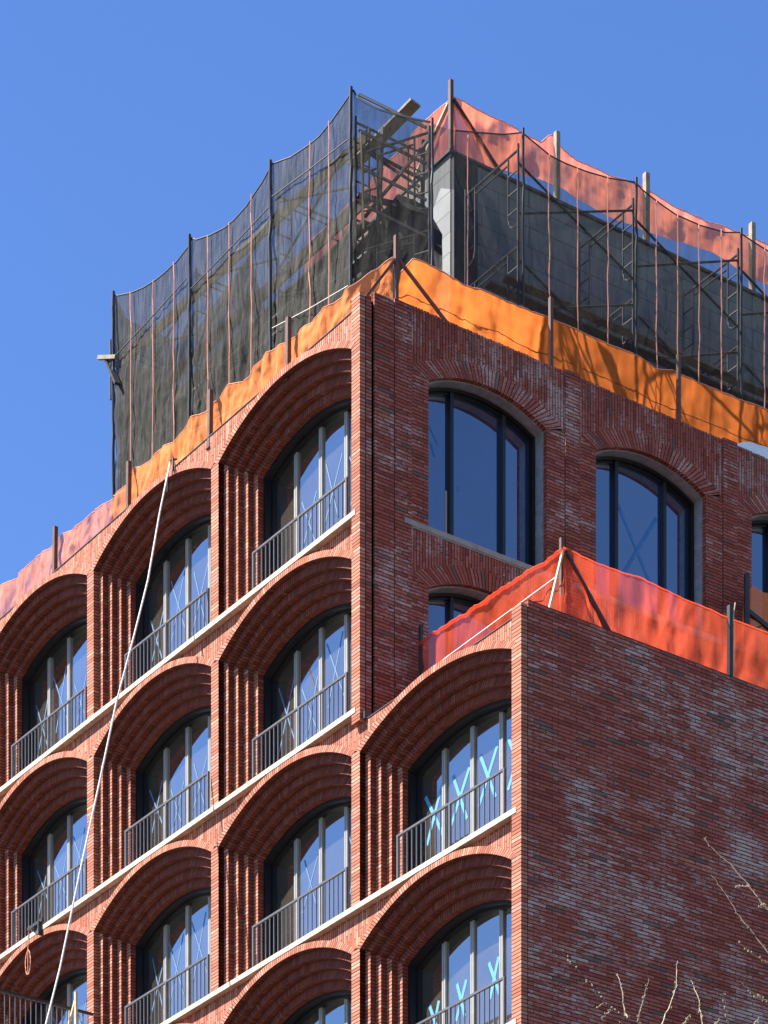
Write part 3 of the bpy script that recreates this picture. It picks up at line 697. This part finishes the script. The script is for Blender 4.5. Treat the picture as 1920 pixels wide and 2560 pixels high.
for x in (3.6,5.6,6.32,7.09,8.35,8.91,9.48,10.08,11.26,12.1):
    z=min(NR,key=lambda q:abs(q[0]-x))[1]
    mb=MB();mb.tube([(x+.035*noise.noise(Vector((x,k*.7,0))),1.53,z-.03-(z-38.6)*k/16) for k in range(17)],.012,5);obj('lacing_cord',mb.mesh('lacing_cord_r',[M['cord']],True),RN)
for x,z in ((2.78,43.45),(4.99,44.1),(7.86,44.2),(10.66,44.2),(13.5,44.2)):
    mb=MB();mb.tube([(x+.03*noise.noise(Vector((k*1.1,x,0))),1.57,z-(z-38.4)*k/20) for k in range(21)],.026,6);obj('gathered_seam',mb.mesh('gathered_seam_r',[M['dsteel']],True),RN)
for T_,B_,l_,k_ in (([(2.12,6.1,41.0),(2.12,7.0,43.3),(2.12,9.0,42.9)],[(2.12,6.1,38.2),(2.12,9.0,38.2)],'second layer of black net in the lower middle of the left scaffold',1),
  ([(2.12,9.15,43.3),(2.12,10.4,42.6),(2.12,12.2,43.6)],[(2.12,9.15,38.2),(2.12,12.2,38.2)],'darker second layer of black net at the lower far left of the scaffold',2),
  ([(2.12,3.2,42.2),(2.12,4.5,41.7),(2.12,5.9,41.9)],[(2.12,3.2,38.2),(2.12,5.9,38.2)],'darker doubled black net low down beside the open corner bay',3)):
    me,G=sheet(T_,0,M['black_net'],40,20,amp=.12,seed=90+k_,name='debris_net_layer',bot=B_,crease=1.4)
    top_level('debris_net',me,l_,'debris net','black debris nets')
# loose debris and folded boards in the corner bay
for k_,(p_,q_,w_) in enumerate((((2.3,3.6,43.9),(3.0,2.3,42.6),.05),((2.2,3.0,43.4),(3.3,2.6,43.0),.05),((2.4,3.3,42.3),(3.1,1.9,43.5),.05),((2.2,3.2,42.6),(3.0,2.1,42.0),.09),((2.5,3.0,41.4),(2.55,2.9,43.9),.06),((3.2,2.5,41.2),(3.25,2.5,43.7),.06),((2.1,3.0,41.0),(3.2,2.2,41.5),.06))):
    mb=MB();mb.beam(p_,q_,w_);obj('tie_bar',mb.mesh('tie_bar',[M['dsteel']]),sl_)
mb=MB();mb.beam((2.12,3.02,43.7),(2.16,2.98,41.8),.10,.03);mb2=obj('pale_batten',mb.mesh('pale_batten',[M['wood2']]),sl_)
mb=MB();mb.beam((2.3,2.9,43.0),(2.45,2.75,42.2),.16,.03);obj('pale_batten',mb.mesh('pale_batten_b',[M['wood']]),sl_)
# clamp boards at far left end
ob=empty('outrigger_boards',(2,12.3,43.55),'short dark boards poking out of the far left end of the black net','boards')
mb=MB();mb.beam((-.05,-.2,.12),(-.16,.36,.34),.08,.08);obj('board',mb.mesh('out_board',[M['wood']]),ob)
mb=MB();mb.beam((-.1,-.35,-.55),(-.05,.15,.2),.14,.06);obj('board',mb.mesh('out_board2',[M['dsteel']]),ob)
mb=MB();mb.tube([(-.05,.02,-.7),(-.05,.02,.6)],.03);obj('clamp_pipe',mb.mesh('clamp_pipe',[M['steel']]),ob)

# --- wing terrace nets (red)
WL=[(1.2,-4.5,32.06),(1.2,-4.2,32.02),(1.2,-3.37,32.09),(1.2,-2.21,32.13),(1.2,-.99,32.15),(1.2,-.15,32.2)]
me,G=sheet(WL,30.0,M['red'],90,16,amp=.15,seed=61,name='red_net_left',crease=1.5,topw=.3)
o=top_level('terrace_net',me,'red net on the lower roof edge slanting up to the corner post','safety net','red nets round the lower roof')
mb=MB();pts=[Vector(c[0])+Vector((-.04,0,-.03-.07*abs(noise.noise(Vector((i*.23,1.7,0)))))) for i,c in enumerate(G)];mb.tube(pts,.03,6);obj('rolled_hem',mb.mesh('rolled_hem',[M['red']],True),o)
mb=MB();mb.tube([(1.1,-4.45,31.55),(1.1,-.4,31.45)],.01,5);obj('tie_line',mb.mesh('tie_line',[M['rope']]),o)
WR=[(1.2,-4.5,32.06),(1.8,-4.5,32.03),(2.94,-4.5,32.03),(4.01,-4.5,32.0),(4.95,-4.5,31.95),(5.86,-4.5,31.96),(7.5,-4.5,31.95),(9,-4.5,31.98)]
me,G=sheet(WR,30.0,M['red'],130,18,amp=.12,seed=71,name='red_net_right',crease=1.0,topw=.4)
o=top_level('terrace_net',me,'translucent red net above the plain shaded brick wall','safety net','red nets round the lower roof')
hem(G,M['red'],.014,'rolled_hem',o)
wp=empty('terrace_post',(1.22,-4.42,29.9),'dark corner post with fanned braces holding up the red nets','post','posts on the lower roof')
mb=MB();mb.box(-.03,.03,-.03,.03,0,2.36);obj('upright',mb.mesh('wp_upright',[M['post']]),wp)
mb=MB();mb.beam((.02,-.05,2.12),(1.3,-.1,.6),.10,.05);obj('brace',mb.mesh('wp_brace',[M['dsteel']]),wp)
mb=MB();mb.beam((-.02,-.06,2.1),(-.42,-.02,.55),.06,.03);obj('brace',mb.mesh('wp_brace2',[M['wood2']]),wp)
p=post(4.98,-4.56,29.9,32.14,.075,'dark post with a pale edge strip standing before the red net','dsteel','posts on the lower roof','terrace_post')
mb=MB();mb.tube([(.065,-.02,.8),(.07,-.02,2.1),(.11,-.02,2.32)],.012,5);obj('edge_strip',mb.mesh('edge_strip',[M['wood2']]),p)
p=post(1.22,-.22,29.9,32.5,.06,'thin dark post where the red net meets the tower wall','dsteel','posts on the lower roof','terrace_post')
mb=MB();mb.beam((0,0,1.9),(.9,-.2,.9),.06);obj('brace',mb.mesh('tp_brace',[M['dsteel']]),p)
# small net scrap in front of third side window
me,G=sheet([(9.02,-.4,35.3),(9.2,-.42,35.55),(9.5,-.4,35.5),(10.4,-.4,35.75)],0,M['orange'],20,10,amp=.12,seed=81,name='net_scrap',bot=[(8.9,-.4,34.2),(9.15,-.42,34.2),(9.5,-.4,34.2),(10.4,-.4,34.2)])
o=top_level('net_scrap',me,'torn orange net scrap hanging by the third side window at the right edge','safety net')
sp=empty('outrigger_rail',(9.05,-.42,34.0),'black pipe stub with braces by the third side window','pipe')
mb=MB();mb.tube([(0,0,-.6),(0,0,1.72)],.06,8);obj('upright',mb.mesh('or_up',[M['dsteel']],True),sp)
mb=MB();mb.beam((0,0,1.0),(1.4,0,.55),.09);obj('brace',mb.mesh('or_b',[M['dsteel']]),sp)
mb=MB();mb.tube([(0,0,.6),(1.4,0,1.35)],.015,5);obj('brace',mb.mesh('or_b2',[M['dsteel']]),sp)

# --- rope from the parapet
RP=[(.12,6.66,38.26),(-.03,6.62,38.24),(-.071,6.55,38.183),(-.429,6.374,36.93),(-.792,6.202,35.476),(-1.197,6.059,34.192),(-1.665,5.96,32.686),(-2.097,5.837,31.038),(-2.59,5.756,29.098),(-3.079,5.672,27.101),(-3.471,5.52,25.889),(-5.5,5.2,18.),(-8.,4.9,9.),(-10.5,4.6,0.)]
rp=empty('hoist_rope',RP[1],'pale rope hung from the parapet across the arches to the bottom left','rope')
mb=MB();mb.tube([Vector(q)-Vector(RP[1]) for q in RP],.019,8);obj('line',mb.mesh('rope_line',[M['rope']],True),rp)
mb=MB();mb.tube([(.1,-.1,.05),(-.02,-.06,0),(-.05,0,-.25),(-.04,.02,-.6)],.02,6);mb.tube([(.0,-.12,.03),(-.03,-.16,-.25)],.022,6);obj('hook_strap',mb.mesh('hook_strap',[M['dsteel']],True),rp)
# --- cord loop and dark clamp on far left sill
lc=empty('cord_loop',(-.03,12.0,30.80),'pink cord loop dangling from a dark clamp on the second sill at the far left','cord')
mb=MB();mb.tube([(0,.42,.15),(0,.45,-.3)]+[(0,.45+.11*math.sin(t),-.62-.22*math.cos(t)*1.2) for t in [k*2*math.pi/14 for k in range(15)]]+[(0,.45,-.3)],.011,5);obj('loop',mb.mesh('loop',[M['cord']],True),lc)
mb=MB();mb.beam((0,-.2,.08),(.0,.44,.08),.05,.07);mb.beam((-.02,-.1,.06),(-.02,-.1,-.22),.05,.09);mb.beam((0,.1,.0),(.1,.3,.02),.1,.1);obj('clamp',mb.mesh('clamp',[M['dsteel']]),lc)
# --- balcony rail at bottom left
br=empty('balcony_railing',(-.16,9.7,27.1),'dark metal railing projecting in front of the lowest left arch','railing')
mb=MB();mb.box(-3.2,.14,-.025,.025,1.06,1.11);obj('top_rail',mb.mesh('bl_top',[M['dsteel']]),br)
mb=MB();mb.box(-3.2,.14,-.015,.015,.08,.11);obj('bottom_rail',mb.mesh('bl_bot',[M['dsteel']]),br)
bm_=MB();bm_.box(-.009,.009,-.009,.009,.1,1.06);bme=bm_.mesh('baluster',[M['rail']])
for k in range(27): obj('baluster',bme,br,(-3.15+.122*k,0,0))
mb=MB();mb.box(-3.25,.155,-.1,1.6,-.16,-.0);obj('slab',mb.mesh('bl_slab',[M['stoneg']]),br)
tw=empty('timber_props',(-.6,9.35,27.1),'pale timber sticks leaning above the railing at the bottom left','timber','timber by the railing')
mb=MB();mb.beam((0,.02,0),(0,.04,1.32),.05);obj('stick',mb.mesh('stick',[M['wood2']]),tw)
mb=MB();mb.beam((0,.55,.4),(0,.06,1.15),.05);obj('stick',mb.mesh('stick2',[M['wood2']]),tw)

# ------------------------------------------------------------------ foreground bare tree
TW=[
  [(-21.162, -32.798, 10.222), (-21.043, -32.881, 10.06), (-20.998, -32.913, 9.999), (-20.952, -32.945, 9.927), (-20.897, -32.984, 9.86), (-20.824, -33.035, 9.804), (-20.679, -33.138, 9.715), (-20.451, -33.298, 9.548)] ,
  [(-20.83, -33.276, 9.969), (-20.819, -33.202, 9.863), (-20.808, -33.129, 9.75), (-20.715, -33.112, 9.715)] ,
  [(-20.296, -32.918, 10.329), (-20.366, -32.992, 10.113), (-20.467, -33.042, 9.95), (-20.573, -33.09, 9.798), (-20.606, -33.189, 9.648)] ,
  [(-20.352, -33.123, 10.124), (-20.348, -33.187, 9.997), (-20.363, -33.238, 9.843), (-20.372, -33.292, 9.656), (-20.378, -33.35, 9.503)] ,
  [(-20.578, -33.698, 9.801), (-20.499, -33.632, 9.742), (-20.424, -33.562, 9.682), (-20.344, -33.496, 9.576), (-20.25, -33.44, 9.436)] ,
  [(-20.807, -32.926, 10.129), (-20.8, -32.971, 9.998), (-20.808, -33.006, 9.839), (-20.815, -33.042, 9.798)] ,
  [(-20.631, -33.905, 10.035), (-20.469, -33.836, 10.032), (-20.28, -33.786, 10.027), (-20.051, -33.763, 10.011), (-19.813, -33.748, 9.949)] ,
  [(-20.414, -33.692, 9.896), (-20.292, -33.686, 9.854), (-20.179, -33.673, 9.845), (-20.019, -33.695, 9.808), (-19.859, -33.716, 9.715)] ,
  [(-19.89, -32.715, 11.314), (-19.936, -32.822, 11.211), (-19.899, -32.988, 11.035), (-19.882, -33.14, 10.86), (-19.902, -33.265, 10.72), (-19.887, -33.416, 10.536), (-19.799, -33.618, 10.241), (-19.767, -33.78, 9.916)] ,
  [(-20.049, -32.97, 10.935), (-20.039, -33.079, 10.797), (-20.02, -33.194, 10.614), (-20.001, -33.309, 10.466), (-19.966, -33.436, 10.285), (-19.911, -33.576, 10.049), (-19.859, -33.716, 9.715)] ,
  [(-19.658, -32.756, 11.033), (-19.919, -33.122, 10.841), (-20.177, -33.491, 10.642)] ,
  [(-19.74, -33.065, 10.755), (-19.908, -33.314, 10.645), (-20.095, -33.549, 10.529)] ,
  [(-20.553, -33.349, 9.782), (-20.567, -33.298, 9.734), (-20.564, -33.26, 9.624), (-20.515, -33.253, 9.592)] ,
  [(-20.462, -33.902, 9.598), (-20.373, -33.761, 9.63), (-20.28, -33.623, 9.573), (-20.132, -33.523, 9.459)] ,
  [(-20.952, -32.945, 9.793), (-20.92, -32.968, 9.826), (-20.893, -32.987, 9.854)] ,
  [(-20.97, -32.933, 9.865), (-20.938, -32.955, 9.899)] ,
  [(-20.134, -33.154, 9.901), (-20.261, -33.249, 9.818), (-20.378, -33.35, 9.659)] ,
  [(-20.92, -33.09, 9.737), (-20.847, -33.08, 9.707), (-20.679, -33.138, 9.715)] ,
]

tr=empty('bare_tree',(-19.77,-33.78,0),'bare budding tree twigs in front of the plain brick wall','tree')
O=Vector((-19.77,-33.78,0))
mb=MB();mb.tube([O-O,Vector((.05,.02,3)),Vector((-.04,.05,6)),Vector((0,0,8.4)),Vector((.02,.03,9.3))],.13,10,r1=.03);obj('trunk',mb.mesh('trunk',[M['bark']],True),tr)
rb=random.Random(2)
mb=MB()
for q in ((-20.451,-33.298,9.548),(-20.606,-33.189,9.648),(-20.378,-33.35,9.503),(-20.25,-33.44,9.436),(-20.132,-33.523,9.459),(-20.515,-33.253,9.592),(-19.859,-33.716,9.715)):
    q=Vector(q)-O;mb.tube([Vector((0,0,8.2+rb.uniform(-.3,.3))),q*.5+Vector((0,0,4.3)),q],.022,6,r1=.008)
obj('bough',mb.mesh('bough',[M['bark']],True),tr)
for i,t in enumerate(TW):
    P=[Vector(q)-O for q in t]
    # subdivide with small kinks
    Q=[]
    for a,b in zip(P,P[1:]):
        for k in range(5):
            v=a.lerp(b,k/5);Q.append(v+Vector((rb.uniform(-1,1),rb.uniform(-1,1),rb.uniform(-1,1)))*.004)
    Q.append(P[-1])
    dark=i in (8,9,0,10,11)
    mb=MB();mb.tube(Q,.0016,5,r1=.0058 if len(P)>3 else .003)
    br_=obj('branch',mb.mesh('branch',[M['bark'] if dark else M['barkl']],True),tr)
    bb=MB();L=0
    for a,b in zip(Q,Q[1:]):
        if rb.random()<.85:
            d=(b-a).normalized();n=d.cross(Vector((rb.uniform(-1,1),rb.uniform(-1,1),rb.uniform(-1,1)))).normalized()
            c=a.lerp(b,rb.random())+n*.008
            for _ in range(rb.choice((1,1,2))):
                bb.blob(c+Vector((rb.uniform(-1,1),rb.uniform(-1,1),rb.uniform(-1,1)))*.006,rb.uniform(.0032,.0056),(1,1,1.3))
    obj('bud_cluster',bb.mesh('bud_cluster',[M['bark'] if i in (8,9) and rb.random()<.7 else M['bud']],True),br_)
# ------------------------------------------------------------------ setting
mb=MB();mb.box(-400,400,-400,400,-.5,0);g=obj('ground',mb.mesh('ground',[M['asphalt']]));tag(g,kind='structure')
mb=MB();mb.box(-4.,30,-9,30,.004,.14);g=obj('sidewalk',mb.mesh('sidewalk',[M['pave']]));tag(g,kind='structure')
# ------------------------------------------------------------------ camera, light, world
cam=bpy.data.cameras.new('camera');co=bpy.data.objects.new('camera',cam);COL.objects.link(co)
co.location=(-34.186,-49.310,1.6);co.rotation_euler=(R(90),0,-R(35.15675))
cam.sensor_fit='HORIZONTAL';cam.sensor_width=36.;cam.lens=36*8177/1920;cam.shift_x=0;cam.shift_y=(5737-1280)/1920
cam.clip_start=.5;cam.clip_end=2000;S.camera=co
sv=Vector((-1.,.62,1.48)).normalized()
su=bpy.data.lights.new('sun','SUN');su.energy=5.0;su.angle=R(.53);su.color=(1,.94,.86)
so=bpy.data.objects.new('sun',su);COL.objects.link(so);so.rotation_euler=sv.to_track_quat('Z','Y').to_euler();so.location=(0,0,80)
W=bpy.data.worlds.new('World');S.world=W;W.use_nodes=True;nt=W.node_tree
bg=nt.nodes['Background'];sk=nt.nodes.new('ShaderNodeTexSky');sk.sky_type='NISHITA';sk.sun_disc=False
sk.sun_elevation=math.asin(sv.z);sk.sun_rotation=math.atan2(sv.x,sv.y);sk.altitude=0;sk.air_density=1.;sk.dust_density=0.;sk.ozone_density=3.
hs=nt.nodes.new('ShaderNodeHueSaturation');hs.inputs['Saturation'].default_value=1.2;hs.inputs['Hue'].default_value=.513
nt.links.new(sk.outputs[0],hs.inputs['Color']);nt.links.new(hs.outputs[0],bg.inputs[0]);bg.inputs[1].default_value=.076
S.cycles.diffuse_bounces=2
S.view_settings.view_transform='Standard';S.view_settings.look='None';S.view_settings.exposure=1.58;S.view_settings.gamma=1
